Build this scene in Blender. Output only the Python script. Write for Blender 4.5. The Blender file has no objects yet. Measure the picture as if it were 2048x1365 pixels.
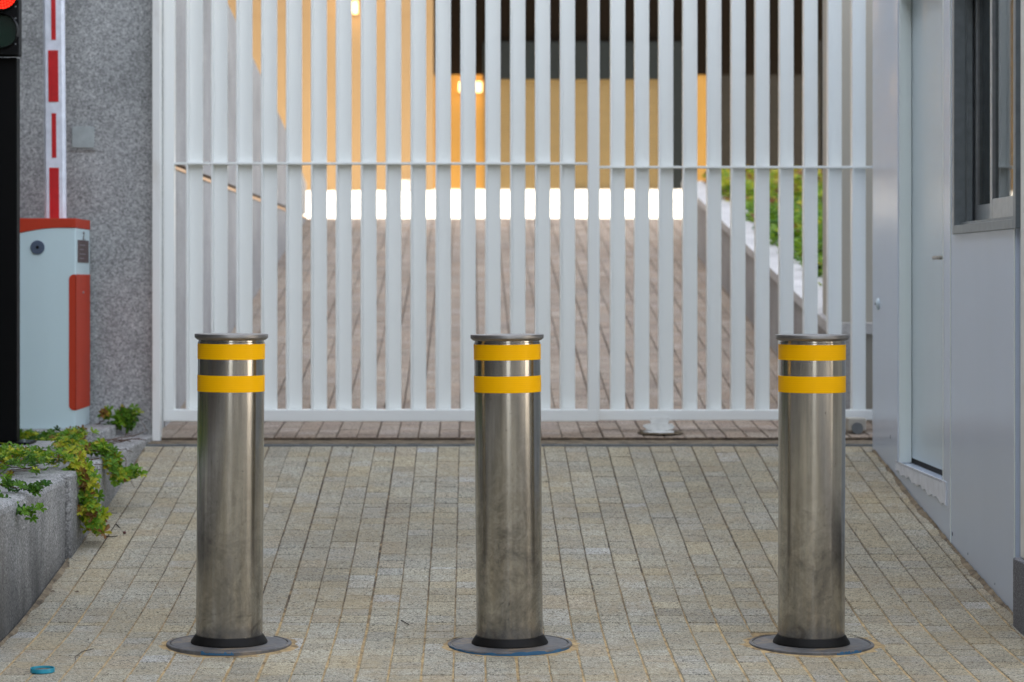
import bpy, bmesh, math, random
from mathutils import Vector, Matrix
R = math.radians
rnd = random.Random(7)
scene = bpy.context.scene
COL = scene.collection

# ------------------------------------------------------------------ camera, sky, sun, exposure
F = 4670.0                      # focal length in photo pixels (2048 wide)
cam_d = bpy.data.cameras.new('camera'); cam = bpy.data.objects.new('camera', cam_d); COL.objects.link(cam)
cam_d.sensor_width = 36; cam_d.lens = 36*F/2048
cam_d.shift_x = 84/2048; cam_d.shift_y = -122.5/2048
cam_d.clip_start = .05; cam_d.clip_end = 2000
cam.location = (0, 0, 1.2); cam.rotation_euler = (R(90), 0, 0)
cam_d.dof.use_dof = True; cam_d.dof.focus_distance = 7.75; cam_d.dof.aperture_fstop = 3.9
scene.camera = cam

SUN_EL = 44
w = bpy.data.worlds.new('World'); scene.world = w; w.use_nodes = True
nt = w.node_tree; bg = nt.nodes['Background']
sky = nt.nodes.new('ShaderNodeTexSky'); sky.sky_type = 'NISHITA'; sky.sun_disc = False
sky.sun_elevation = R(SUN_EL); sky.sun_rotation = R(-90); sky.dust_density = 2.5; sky.air_density = 1.0
hs = nt.nodes.new('ShaderNodeHueSaturation'); hs.inputs['Saturation'].default_value = .42
nt.links.new(sky.outputs[0], hs.inputs['Color']); nt.links.new(hs.outputs[0], bg.inputs[0])
bg.inputs[1].default_value = .14
sl = bpy.data.lights.new('sun', 'SUN'); so = bpy.data.objects.new('sun', sl); COL.objects.link(so)
sl.energy = 4.6; sl.angle = R(.5); sl.color = (1, .9, .76)
so.location = (-40, 0, 40)
so.rotation_euler = (0, -R(90-SUN_EL), 0)          # sun stands to the left of the driveway, shines towards +X
scene.view_settings.view_transform = 'Standard'; scene.view_settings.look = 'None'
scene.view_settings.exposure = 2.56; scene.view_settings.gamma = 1
scene.cycles.max_bounces = 8; scene.cycles.diffuse_bounces = 5

# ------------------------------------------------------------------ helpers
def smooth(a, b, t):
    t = max(0, min(1, (t-a)/(b-a))); return t*t*(3-2*t)

PROF = [(-60, -.03), (6.4, -.03), (7.08, -.022), (7.5, -.008), (7.92, .008), (8.3, .045), (8.86, .109), (9.95, .252), (11.10, .418),
        (11.36, .438), (12.0, .472), (22.1, 1.79), (25.5, 2.17), (27, 2.25), (60, 2.3)]
def gz0(y):
    for (a, za), (b, zb) in zip(PROF, PROF[1:]):
        if y <= b: return za+(zb-za)*(y-a)/(b-a)
    return PROF[-1][1]
def gz(y):
    return sum(gz0(y+d) for d in (-.12, -.06, 0, .06, .12))/5

class MB:
    def __init__(s): s.v = []; s.f = []; s.c = []; s.m = []
    def face(s, idx, tone=None, mi=0): s.f.append(idx); s.c.append(tone); s.m.append(mi)
    def box(s, x0, x1, y0, y1, z0, z1, tone=None, M=None, mi=0):
        n = len(s.v)
        p = [(x0,y0,z0),(x1,y0,z0),(x1,y1,z0),(x0,y1,z0),(x0,y0,z1),(x1,y0,z1),(x1,y1,z1),(x0,y1,z1)]
        if M: p = [tuple(M @ Vector(q)) for q in p]
        s.v += p
        for q in ((0,3,2,1),(4,5,6,7),(0,1,5,4),(1,2,6,5),(2,3,7,6),(3,0,4,7)): s.face([n+i for i in q], tone, mi)
    def prism(s, pts, a, b, axis='z', tone=None):   # pts: outline CCW in the two other axes
        n = len(s.v); k = len(pts)
        for h in (a, b):
            for p in pts:
                s.v.append((p[0],p[1],h) if axis == 'z' else (p[0],h,p[1]) if axis == 'y' else (h,p[0],p[1]))
        s.face([n+i for i in range(k-1,-1,-1)], tone); s.face([n+k+i for i in range(k)], tone)
        for i in range(k):
            j = (i+1) % k; s.face([n+i, n+j, n+k+j, n+k+i], tone)
    def lathe(s, prof, cx=0, cy=0, seg=64, close=False):
        n = len(s.v); k = len(prof)
        for i in range(seg):
            a = 2*math.pi*i/seg
            for r, z in prof: s.v.append((cx+r*math.cos(a), cy+r*math.sin(a), z))
        kk = k if close else k-1
        for i in range(seg):
            j = (i+1) % seg
            for q in range(kk):
                p = (q+1) % k
                s.face([n+i*k+q, n+j*k+q, n+j*k+p, n+i*k+p])
    def tube(s, pts, rad, seg=6):
        n = len(s.v); k = len(pts); pts = [Vector(p) for p in pts]
        if not isinstance(rad, (list, tuple)): rad = [rad]*k
        for i, p in enumerate(pts):
            d = (pts[min(i+1,k-1)]-pts[max(i-1,0)]).normalized()
            u = d.cross(Vector((0,0,1)));  u = u.normalized() if u.length > 1e-3 else Vector((1,0,0))
            v = d.cross(u)
            for j in range(seg):
                a = 2*math.pi*j/seg; s.v.append(tuple(p+rad[i]*(math.cos(a)*u+math.sin(a)*v)))
        for i in range(k-1):
            for j in range(seg):
                q = (j+1) % seg; s.face([n+i*seg+j, n+i*seg+q, n+(i+1)*seg+q, n+(i+1)*seg+j])
        s.face([n+j for j in range(seg-1,-1,-1)]); s.face([n+(k-1)*seg+j for j in range(seg)])
    def build(s, name, mat, parent=None, sm=False, bevel=0, loc=None, segs=2, shift=None):
        me = bpy.data.meshes.new(name)
        me.from_pydata(s.v, [], s.f)
        mats = mat if isinstance(mat, (list, tuple)) else [mat]
        for m in mats: me.materials.append(m)
        if any(s.m): me.polygons.foreach_set('material_index', s.m)
        if any(c is not None for c in s.c):
            at = me.color_attributes.new('tone', 'FLOAT_COLOR', 'CORNER')
            buf = []
            for f, c in zip(s.f, s.c):
                c = c or (.5,.5,.5)
                buf += [c[0], c[1], c[2], 1.0]*len(f)
            at.data.foreach_set('color', buf)
        bm = bmesh.new(); bm.from_mesh(me); bmesh.ops.recalc_face_normals(bm, faces=bm.faces); bm.to_mesh(me); bm.free()
        if sm:
            for p in me.polygons: p.use_smooth = True
            me.set_sharp_from_angle(angle=R(35))
        me.update()
        o = bpy.data.objects.new(name, me); COL.objects.link(o)
        if parent: o.parent = parent
        if loc: o.location = loc
        if bevel:
            b = o.modifiers.new('bevel', 'BEVEL'); b.width = bevel; b.segments = segs; b.limit_method = 'ANGLE'; b.angle_limit = R(40); b.use_clamp_overlap = True
        return o

def tag(o, label, cat, group=None, kind=None):
    if label: o['label'] = label
    if cat: o['category'] = cat
    if group: o['group'] = group
    if kind: o['kind'] = kind
    return o
def thing(name, label, cat, loc=(0,0,0), rot=(0,0,0), group=None):
    o = bpy.data.objects.new(name, None); COL.objects.link(o)
    o.location = loc; o.rotation_euler = rot; o.empty_display_size = .2
    return tag(o, label, cat, group)
def struct(o): o['kind'] = 'structure'; return o
def curve_rect(x0, x1, y0, y1, r, n=5, corners=(1,1,1,1)):
    pts = []
    for (cx, cy, a0, on) in ((x1-r, y0+r, -90, corners[0]), (x1-r, y1-r, 0, corners[1]), (x0+r, y1-r, 90, corners[2]), (x0+r, y0+r, 180, corners[3])):
        if on:
            for i in range(n+1):
                a = R(a0+90*i/n); pts.append((cx+r*math.cos(a), cy+r*math.sin(a)))
        else:
            pts.append((x1 if a0 in (-90, 0) else x0, y1 if a0 in (0, 90) else y0))
    return pts

# ------------------------------------------------------------------ materials
class NT:
    def __init__(s, name):
        s.mat = bpy.data.materials.new(name); s.mat.use_nodes = True
        s.t = s.mat.node_tree; s.p = s.t.nodes['Principled BSDF']
    def n(s, kind, **kw):
        o = s.t.nodes.new('ShaderNode'+kind)
        for k, v in kw.items():
            if k.startswith('i_'):
                key = k[2:].replace('_', ' ')
                o.inputs[key].default_value = v
            else: setattr(o, k, v)
        return o
    def l(s, a, b): s.t.links.new(a, b)
    def coord(s, scale=None, out='Object'):
        c = s.n('TexCoord').outputs[out]
        if scale:
            m = s.n('Mapping'); m.inputs['Scale'].default_value = scale if hasattr(scale, '__len__') else (scale,)*3
            s.l(c, m.inputs[0]); return m.outputs[0]
        return c
    def noise(s, co, scale, detail=3, rough=.55, dist=0):
        o = s.n('TexNoise'); s.l(co, o.inputs['Vector']); o.inputs['Scale'].default_value = scale
        o.inputs['Detail'].default_value = detail; o.inputs['Roughness'].default_value = rough; o.inputs['Distortion'].default_value = dist
        return o.outputs['Fac']
    def ramp(s, fac, stops, interp='LINEAR'):
        o = s.n('ValToRGB'); o.color_ramp.interpolation = interp; e = o.color_ramp.elements
        while len(e) < len(stops): e.new(.5)
        for x, (p, c) in zip(e, stops):
            x.position = p; x.color = (*c, 1) if hasattr(c, '__len__') else (c, c, c, 1)
        s.l(fac, o.inputs[0]); return o.outputs[0]
    def mix(s, a, b, fac, mode='MIX'):
        o = s.n('Mix'); o.data_type = 'RGBA'; o.blend_type = mode
        for k, v in ((6, a), (7, b), (0, fac)):
            sock = o.inputs[k]
            if hasattr(v, 'default_value'): s.l(v, sock)
            elif k == 0: sock.default_value = v
            else: sock.default_value = (*v, 1) if hasattr(v, '__len__') else (v, v, v, 1)
        return o.outputs[2]
    def math(s, op, a, b=None, c=None, clamp=False):
        o = s.n('Math', operation=op); o.use_clamp = clamp
        for i, v in enumerate((a, b, c)):
            if v is None: continue
            if hasattr(v, 'default_value'): s.l(v, o.inputs[i])
            else: o.inputs[i].default_value = v
        return o.outputs[0]
    def bump(s, h, strength=.3, dist=.002):
        o = s.n('Bump'); o.inputs['Strength'].default_value = strength; o.inputs['Distance'].default_value = dist
        s.l(h, o.inputs['Height']); s.l(o.outputs[0], s.p.inputs['Normal'])
    def col(s, c):
        if hasattr(c, 'default_value'): s.l(c, s.p.inputs['Base Color'])
        else: s.p.inputs['Base Color'].default_value = (*c, 1)
    def set(s, **kw):
        for k, v in kw.items():
            sock = s.p.inputs[k.replace('_', ' ')]
            if hasattr(v, 'default_value'): s.l(v, sock)
            else: sock.default_value = v
        return s

def paint(name, c, rough=.35, var=.06, scale=3, dirt=None, stretch=(1,1,.25), coat=0, spots=False):
    m = NT(name); co = m.coord(stretch)
    n = m.noise(co, scale, 5, .6)
    lo = tuple(x*(1-var) for x in c); hi = tuple(min(1, x*(1+var)) for x in c)
    col = m.ramp(n, [(.3, lo), (.7, hi)])
    if dirt:
        d = m.noise(m.coord((1,1,.4)), 9, 6, .65)
        f = m.ramp(d, [(.52, 0), (.75, .55)])
        col = m.mix(col, dirt, f)
    m.col(col); m.set(Roughness=m.ramp(m.noise(m.coord(), 3, 3), [(.3, rough*.93), (.7, min(1, rough*1.08))]))
    if coat: m.set(Coat_Weight=coat, Coat_Roughness=.15)
    return m.mat

def granite(name, lo, mid, hi, scale=170, tintnoise=1.2, grime=None, foot=False):
    m = NT(name); co = m.coord()
    v = m.n('TexVoronoi'); m.l(co, v.inputs['Vector']); v.inputs['Scale'].default_value = scale
    sep = m.n('SeparateColor'); m.l(v.outputs['Color'], sep.inputs[0])
    a = m.ramp(sep.outputs[0], [(0, lo), (.22, mid), (.62, mid), (.95, hi)])
    n2 = m.noise(co, scale*.55, 4, .7)
    b = m.ramp(n2, [(.36, lo), (.5, mid), (.66, hi)])
    c = m.mix(a, b, .5)
    big = m.noise(co, tintnoise*2, 5, .6)
    c = m.mix(c, m.ramp(big, [(.3, .72), (.7, 1.15)]), 1, 'MULTIPLY')
    if grime:
        st = m.noise(m.coord((1,1,.25)), 5, 5, .65)
        c = m.mix(c, grime, m.ramp(st, [(.5, 0), (.8, .6)]))
    if foot:      # darker towards the foot, edge broken up by noise
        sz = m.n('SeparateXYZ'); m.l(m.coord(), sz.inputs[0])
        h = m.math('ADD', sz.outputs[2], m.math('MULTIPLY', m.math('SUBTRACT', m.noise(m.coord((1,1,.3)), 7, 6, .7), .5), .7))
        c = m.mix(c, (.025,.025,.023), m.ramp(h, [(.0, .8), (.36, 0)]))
    m.col(c); m.set(Roughness=.75); m.bump(n2, .35, .0015)
    return m.mat

def paver_mat(name, sandy, base_mul):
    m = NT(name); co = m.coord()
    at = m.n('Attribute', attribute_name='tone')
    sp = m.noise(co, 330, 2, .6); sp2 = m.noise(co, 150, 3, .7)
    v = m.n('TexVoronoi'); m.l(co, v.inputs['Vector']); v.inputs['Scale'].default_value = 210
    sepc = m.n('SeparateColor'); m.l(v.outputs['Color'], sepc.inputs[0])
    dark = m.ramp(sepc.outputs[0], [(.0, .16), (.13, .2), (.16, 1), (.80, 1), (.88, 1.5)])
    c = m.mix(at.outputs['Color'], dark, .95, 'MULTIPLY')
    c = m.mix(c, m.ramp(sp, [(.36, .5), (.5, 1), (.66, 1.4)]), .9, 'MULTIPLY')
    # wind-blown sand lying in patches over the blocks
    dirt = m.noise(co, 2.2, 6, .68, .4); fine = m.noise(m.coord((1,.6,1)), 38, 4, .7)
    f = m.math('MULTIPLY', m.ramp(dirt, [(.38, .1), (.62, .85)]), m.ramp(fine, [(.3, .25), (.7, 1)]))
    c = m.mix(c, sandy, m.math('MULTIPLY', f, .72))
    gr = m.noise(co, .9, 4, .6)
    c = m.mix(c, m.ramp(gr, [(.3, .78), (.65, 1.08)]), 1, 'MULTIPLY')
    c = m.mix(c, base_mul, 1, 'MULTIPLY')
    m.col(c); m.set(Roughness=.9)
    m.bump(m.math('ADD', sp, m.math('MULTIPLY', sp2, .6)), .5, .002)
    return m.mat

def sand_mat(name, a, b):
    m = NT(name); co = m.coord()
    m.col(m.ramp(m.noise(co, 16, 8, .75), [(.36, a), (.5, tuple((x+y)/2 for x, y in zip(a, b))), (.62, b)]))
    m.set(Roughness=1); m.bump(m.noise(co, 300, 3, .7), .6, .002)
    return m.mat

def joint_mat(name):
    m = NT(name); co = m.coord(); sp = m.n('SeparateXYZ'); m.l(co, sp.inputs[0])
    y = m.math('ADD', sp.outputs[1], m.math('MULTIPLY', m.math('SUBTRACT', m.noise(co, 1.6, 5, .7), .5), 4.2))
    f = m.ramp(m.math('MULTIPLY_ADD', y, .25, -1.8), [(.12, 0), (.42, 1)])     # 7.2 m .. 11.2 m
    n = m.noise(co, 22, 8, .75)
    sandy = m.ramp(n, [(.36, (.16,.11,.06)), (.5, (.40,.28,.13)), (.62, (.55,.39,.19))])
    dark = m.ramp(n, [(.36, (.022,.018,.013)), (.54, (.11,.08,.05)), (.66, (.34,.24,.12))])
    m.col(m.mix(sandy, dark, f)); m.set(Roughness=1); m.bump(m.noise(co, 300, 3, .7), .6, .002)
    return m.mat
def simple(name, c, rough=.6, metal=0, **kw):
    m = NT(name); co = m.coord()
    m.col(m.ramp(m.noise(co, 25, 4), [(.3, tuple(x*.88 for x in c)), (.7, tuple(min(1, x*1.1) for x in c))]))
    m.set(Roughness=rough, Metallic=metal, **kw); return m.mat

def steel_mat(name, seed, tint=1.0):
    m = NT(name); co = m.coord()
    off = m.n('Mapping'); off.inputs['Location'].default_value = (seed*3.1, seed*1.7, seed*2.3); m.l(co, off.inputs[0]); o = off.outputs[0]
    sepz = m.n('SeparateXYZ'); m.l(co, sepz.inputs[0]); z = sepz.outputs[2]
    # dust and smears: stronger low down on the post where wheels and feet throw them
    low = m.ramp(z, [(.02, 1), (.35, .75), (.62, .12), (.8, .04)])
    sm = m.noise(o, 5.5, 8, .68, 1.6); sm2 = m.noise(o, 16, 7, .72, 2.4)
    streak = m.n('Mapping'); streak.inputs['Scale'].default_value = (26, 26, 1.6); m.l(o, streak.inputs[0])
    st = m.noise(streak.outputs[0], 1.3, 4, .6)
    dirt = m.math('MULTIPLY', low, m.ramp(m.math('ADD', m.math('MULTIPLY', sm, .6), m.math('MULTIPLY', sm2, .4)), [(.40, .25), (.58, 1)]))
    base = m.ramp(st, [(.3, (.38*tint, .36*tint, .32*tint)), (.7, (.68*tint, .645*tint, .575*tint))])
    base = m.mix(base, (.075, .066, .054), m.math('MULTIPLY', dirt, DIRT[seed]))
    blot = m.ramp(m.noise(o, 11, 6, .7, 1.2), [(.56, 0), (.64, .7)])
    base = m.mix(base, (.05, .043, .036), m.math('MULTIPLY', blot, m.math('MULTIPLY', low, .55)))
    wipe = m.ramp(m.noise(o, 7, 9, .75, 3.5), [(.50, 0), (.57, .9 if seed == 2.6 else .5), (.64, 0)])
    base = m.mix(base, (.62,.60,.56), m.math('MULTIPLY', wipe, m.math('MULTIPLY', m.ramp(z, [(.0, .3), (.45, 1), (.72, .5), (.8, 0)]), .55)))
    spots = m.ramp(m.noise(o, 130, 2, .5), [(.70, 0), (.74, .7)])
    base = m.mix(base, (.06, .05, .04), spots)
    m.col(base)
    m.set(Metallic=m.math('SUBTRACT', 1, m.math('MULTIPLY', dirt, .12)), Anisotropic=.85)
    tg = m.n('Tangent'); tg.direction_type = 'RADIAL'; tg.axis = 'Z'; m.l(tg.outputs[0], m.p.inputs['Tangent'])
    m.p.inputs['Anisotropic Rotation'].default_value = ANI
    m.set(Roughness=m.math('ADD', .20, m.math('MULTIPLY', dirt, .05)))
    fine = m.n('Mapping'); fine.inputs['Scale'].default_value = (3, 3, 900); m.l(o, fine.inputs[0])
    m.bump(m.noise(fine.outputs[0], 1, 3, .6), .035, .001)
    return m.mat
ANI = 0.25
DIRT = {1: .50, 2.6: .66, 5.2: .54}

def tape_mat():
    m = NT('reflective_tape'); co = m.coord()
    g = m.n('Mapping'); g.inputs['Scale'].default_value = (1,1,1); m.l(co, g.inputs[0])
    sx = m.n('SeparateXYZ'); m.l(g.outputs[0], sx.inputs[0])
    ang = m.math('ARCTAN2', sx.outputs[1], sx.outputs[0])
    u = m.math('MULTIPLY', ang, .1095)                    # metres round the post
    a = m.math('SINE', m.math('MULTIPLY', m.math('ADD', u, m.math('MULTIPLY', sx.outputs[2], .577)), 780))
    b = m.math('SINE', m.math('MULTIPLY', m.math('SUBTRACT', u, m.math('MULTIPLY', sx.outputs[2], .577)), 780))
    cell = m.ramp(m.math('MULTIPLY', a, b), [(.0, 0), (.4, 1)])
    lw = m.n('LayerWeight'); lw.inputs[0].default_value = .5
    fac = m.math('MULTIPLY', cell, .2)
    c = m.mix((1, .50, .001), (.72, .32, .002), fac)
    n = m.noise(co, 9, 3)
    c = m.mix(c, m.ramp(n, [(.3, .95), (.7, 1.0)]), 1, 'MULTIPLY')
    m.col(c); m.set(Roughness=.45, Specular_IOR_Level=.1)
    return m.mat

def plate_mat(name):
    m = NT(name); co = m.coord()
    c = m.ramp(m.noise(co, 30, 6, .7), [(.3, (.085,.082,.08)), (.7, (.16,.155,.15))])
    d = m.ramp(m.noise(co, 6, 7, .7, .6), [(.50, 0), (.66, .75)])
    c = m.mix(c, (.30,.22,.13), d); m.col(c)
    m.set(Roughness=.62, Metallic=m.math('SUBTRACT', .35, m.math('MULTIPLY', d, .3)))
    m.bump(m.noise(co, 120, 3), .3, .001); return m.mat
def leaf_mat(name, dark, light, yellow):
    m = NT(name)
    at = m.n('Attribute', attribute_name='tone'); sp = m.n('SeparateColor'); m.l(at.outputs['Color'], sp.inputs[0])
    c = m.ramp(sp.outputs[0], [(0, dark), (.55, light), (.80, yellow), (.95, (.22,.10,.03))])
    c = m.mix(c, m.ramp(m.noise(m.coord(), 60, 3), [(.3, .8), (.7, 1.15)]), 1, 'MULTIPLY')
    m.col(c); m.set(Roughness=.5, Specular_IOR_Level=.35)
    tr = m.n('BsdfTranslucent'); m.l(c, tr.inputs[0]); mx = m.n('MixShader'); mx.inputs[0].default_value = .3
    out = m.t.nodes['Material Output']; m.l(m.p.outputs[0], mx.inputs[1]); m.l(tr.outputs[0], mx.inputs[2]); m.l(mx.outputs[0], out.inputs[0])
    return m.mat

def glass_mat(name):
    m = NT(name); out = m.t.nodes['Material Output']
    gl = m.n('BsdfGlossy'); gl.inputs['Roughness'].default_value = .02; gl.inputs[0].default_value = (.8,.83,.83,1)
    tr = m.n('BsdfTransparent'); tr.inputs[0].default_value = (.55,.62,.62,1)
    fr = m.n('Fresnel'); fr.inputs[0].default_value = 1.5; mx = m.n('MixShader')
    m.l(fr.outputs[0], mx.inputs[0]); m.l(tr.outputs[0], mx.inputs[1]); m.l(gl.outputs[0], mx.inputs[2]); m.l(mx.outputs[0], out.inputs[0])
    return m.mat

def emit(name, c, s):
    m = NT(name); m.set(Emission_Color=(*c, 1), Emission_Strength=s); m.col(tuple(c)); return m.mat

def facade_mat(name, c):
    m = NT(name); co = m.coord((1,1,1))
    sp = m.n('SeparateXYZ'); m.l(co, sp.inputs[0]); h = m.math('ADD', sp.outputs[0], sp.outputs[1])
    wx = m.math('LESS_THAN', m.math('FRACT', m.math('MULTIPLY', h, .31)), .45)
    wz = m.math('LESS_THAN', m.math('FRACT', m.math('MULTIPLY', sp.outputs[2], .30)), .5)
    m.col(m.mix(c, (.04,.045,.05), m.math('MULTIPLY', wx, wz))); m.set(Roughness=.8); return m.mat
M = dict(
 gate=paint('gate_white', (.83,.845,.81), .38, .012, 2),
 post=paint('post_white', (.80,.80,.76), .4, .04, 3, dirt=(.55,.5,.42)),
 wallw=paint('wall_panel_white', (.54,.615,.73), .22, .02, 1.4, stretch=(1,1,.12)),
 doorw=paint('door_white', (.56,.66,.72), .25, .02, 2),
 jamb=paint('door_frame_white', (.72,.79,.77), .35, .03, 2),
 granite=granite('granite_flamed', (.13,.132,.13), (.345,.353,.345), (.66,.665,.65), 150),
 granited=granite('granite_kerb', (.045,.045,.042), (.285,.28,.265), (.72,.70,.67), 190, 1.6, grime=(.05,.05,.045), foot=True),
 granitep=granite('granite_plinth_dark', (.03,.03,.035), (.12,.12,.13), (.3,.3,.32), 260),
 conc=granite('ramp_wall_granite', (.22,.21,.2), (.32,.31,.3), (.42,.41,.4), 150),
 cope=granite('coping_stone', (.40,.385,.365), (.50,.48,.46), (.60,.58,.56), 120),
 paver=paver_mat('paver_stone', (.37,.275,.145), (.86,.835,.745)),
 paverin=paver_mat('paver_stone_inner', (.30,.24,.18), (.90,.78,.69)),
 sand=joint_mat('joint_sand'),
 sandin=sand_mat('joint_sand_inner', (.03,.022,.016), (.15,.10,.06)),
 silt=sand_mat('silt', (.06,.045,.03), (.26,.20,.125)),
 asphalt=sand_mat('asphalt', (.15,.14,.12), (.22,.205,.18)),
 soil=sand_mat('soil', (.03,.022,.014), (.09,.065,.04)),
 tape=tape_mat(),
 cap=simple('bollard_cap_metal', (.24,.225,.205), .42, .75),
 rubber=simple('skirt_rubber', (.006,.005,.0042), .6, Specular_IOR_Level=.2),
 plate=plate_mat('base_plate_metal'),
 bluep=simple('old_blue_paint', (.02,.10,.20), .6),
 black=simple('black_powder_coat', (.0012,.0012,.0014), .45, Specular_IOR_Level=.12),
 blackp=simple('black_plastic', (.0018,.0018,.002), .5, Specular_IOR_Level=.15),
 red=paint('barrier_red', (.50,.032,.002), .6, .06, 6),
 redstripe=simple('arm_red', (.55,.012,.014), .35),
 redbright=emit('red_led', (1,.015,.003), .5),
 armw=simple('arm_white', (.74,.77,.84), .35),
 cab=paint('barrier_pale_blue', (.61,.75,.765), .38, .03, 2),
 lockm=simple('lock_metal', (.10,.13,.19), .4, .3),
 label=simple('brown_label', (.10,.055,.05), .4),
 dark=simple('dark_hole', (.004,.004,.004), .9),
 green=simple('green_lens', (.002,.022,.011), .25),
 frosted=simple('box_cover', (.40,.44,.43), .15),
 alu=simple('window_aluminium', (.19,.215,.225), .35, .5),
 alul=simple('window_aluminium_bright', (.34,.36,.37), .3, .7),
 glass=glass_mat('window_glass'),
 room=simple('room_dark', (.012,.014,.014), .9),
 blind=simple('curtain', (.16,.17,.16), .9),
 handle=simple('handle_steel', (.35,.32,.28), .3, .9),
 ochre=paint('ochre_render', (.33,.21,.095), .85, .03, 1.2),
 ochrew=paint('ochre_wall_recess', (.36,.19,.035), .85, .03, 1.2),
 shutter=paint('shutter_gold', (.19,.125,.038), .6, .05, 2, stretch=(.2,1,6)),
 char=simple('charcoal_cladding', (.015,.018,.017), .7, Specular_IOR_Level=.15),
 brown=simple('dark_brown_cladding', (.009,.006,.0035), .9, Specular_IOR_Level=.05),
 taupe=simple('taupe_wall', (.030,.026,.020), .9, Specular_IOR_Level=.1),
 beige=paint('beige_render', (.42,.385,.32), .8, .05, 3),
 lamp=emit('lamp_glow', (1,.66,.30), .2),
 forec=simple('forecourt_concrete', (.55,.52,.47), .85),
 leaf=leaf_mat('leaf_green', (.03,.10,.010), (.15,.30,.018), (.50,.48,.03)),
 leafb=leaf_mat('leaf_bed', (.05,.14,.01), (.19,.31,.015), (.50,.46,.03)),
 stem=simple('stem_brown', (.09,.045,.022), .8),
 twig=simple('twig', (.03,.022,.016), .8),
 berry=simple('berry', (.09,.022,.02), .5),
 teal=simple('teal_plastic', (.015,.24,.33), .4),
 facade=facade_mat('facade_far', (.065,.06,.053)),
 facaded=facade_mat('facade_far_dark', (.05,.048,.045)),
 slot=simple('slot_metal', (.16,.17,.17), .6, .3),
 peach=paint('ledge_warm_light', (.82,.52,.30), .8, .05, 3),  # warm light on the ledge, put into its base colour
 bracket=simple('bracket_white', (.70,.70,.66), .5),
)

# ------------------------------------------------------------------ ground, paving
def sheet(name, pts, mat):
    b = MB(); n = 0
    b.v = [tuple(p) for p in pts]; b.face(list(range(len(pts)))); return struct(b.build(name, mat))
struct(sheet('ground', [(-300,-300,-.16),(300,-300,-.16),(300,300,-.16),(-300,300,-.16)], M['asphalt']))

def bed(name, x0, x1, y0, y1, drop, mat, step=.1, depth=.25):
    b = MB(); n = max(1, int(round((y1-y0)/step)))
    for i in range(n+1):
        y = y0+(y1-y0)*i/n; z = gz(y)-drop
        b.v += [(x0,y,z),(x1,y,z),(x1,y,-.15),(x0,y,-.15)]
    for i in range(n):
        a = 4*i; b.face([a,a+1,a+5,a+4]); b.face([a+1,a+2,a+6,a+5]); b.face([a+3,a,a+4,a+7])
    b.face([0,3,2,1]); a = 4*n; b.face([a,a+1,a+2,a+3])
    return struct(b.build(name, mat))

GRID_Y = [8.0+.0, 8.86, 9.95]           # rows where the cross joints stand open
def pavers(name, x0, x1, y0, y1, mat, seed, tones, holes=(), long_lines=()):
    r = random.Random(seed); b = MB(); W = .1; ph = -.0515
    k0 = math.floor((x0-ph)/W); k1 = math.ceil((x1-ph)/W)
    for k in range(k0, k1):
        xa = ph+k*W; xb = xa+W
        jw0 = r.uniform(.0024, .0042)
        y = y0 - r.choice((0, .1)); wob = r.uniform(-.0012, .0012)
        while y < y1:
            L = .1 if r.random() < .78 else .2
            ya, yb = y, y+L
            for g in long_lines:
                if ya < g-.02 < yb-.03 : yb = g
            y = yb; jw = jw0 if name[0] != 'd' else jw0*(1-.36*smooth(7.6, 8.8, ya))
            ca, cb = max(ya, y0)+.0009, min(yb, y1)-.0009
            if any(abs(yb-g) < 1e-6 for g in long_lines): cb -= .0022
            xa2, xb2 = max(xa+jw+wob+r.uniform(-.0008,.0008), x0), min(xb-jw+wob+r.uniform(-.0008,.0008), x1)
            if cb-ca < .015 or xb2-xa2 < .012: continue
            cx, cy = (xa2+xb2)/2, (ca+cb)/2
            if any((cx-hx)**2+(cy-hy)**2 < hr*hr for hx, hy, hr in holes): continue
            t = r.choices(tones, weights=[q[1] for q in tones])[0][0]
            g = r.gauss(1, .055); tone = tuple(max(.02, (q*.62+mq*.38)*g) for q, mq in zip(t, (.395,.37,.31)))
            dz = r.gauss(0, .0006); tx = r.gauss(0, .007); ty = r.gauss(0, .006)
            e = .0024
            n = len(b.v)
            def zz(x, yy): return gz(yy)+dz+tx*(x-cx)+ty*(yy-cy)
            for (ex, dn) in ((0, -.010), (0, -.0026), (e, 0)):
                for (px, py) in ((xa2+ex, ca+ex*.4), (xb2-ex, ca+ex*.4), (xb2-ex, cb-ex*.4), (xa2+ex, cb-ex*.4)):
                    b.v.append((px, py, zz(px, py)+dn))
            b.face([n+8,n+9,n+10,n+11], tone)
            for lv in (0, 4):
                for i in range(4):
                    j = (i+1) % 4; b.face([n+lv+i, n+lv+j, n+lv+4+j, n+lv+4+i], tone)
    return struct(b.build(name, mat))

BOL = [(-.793, 7.69), (.131, 7.69), (1.1255, 7.70)]
T_OUT = [((.40,.385,.33), 7), ((.42,.375,.28), 3), ((.39,.385,.35), 6), ((.40,.405,.40), 2.5), ((.335,.32,.285), 2), ((.48,.50,.54), .22), ((.42,.37,.30), 1)]
pavers('driveway_paving', -1.60, 1.93, 3.2, 11.06, M['paver'], 3, T_OUT, [(x, y, .165) for x, y in BOL], (7.2, 8.04, 8.86, 9.93))
bed('driveway_bed', -1.62, 1.95, 3.2, 11.08, .0030, M['sand'])
T_IN = [((.38,.36,.32), 6), ((.36,.31,.26), 5), ((.42,.40,.38), 3), ((.30,.27,.25), 3)]
pavers('ramp_paving', -1.56, 2.35, 11.34, 22.0, M['paverin'], 5, T_IN)
bed('ramp_bed', -1.60, 2.4, 11.34, 22.0, .0045, M['sandin'])
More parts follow.
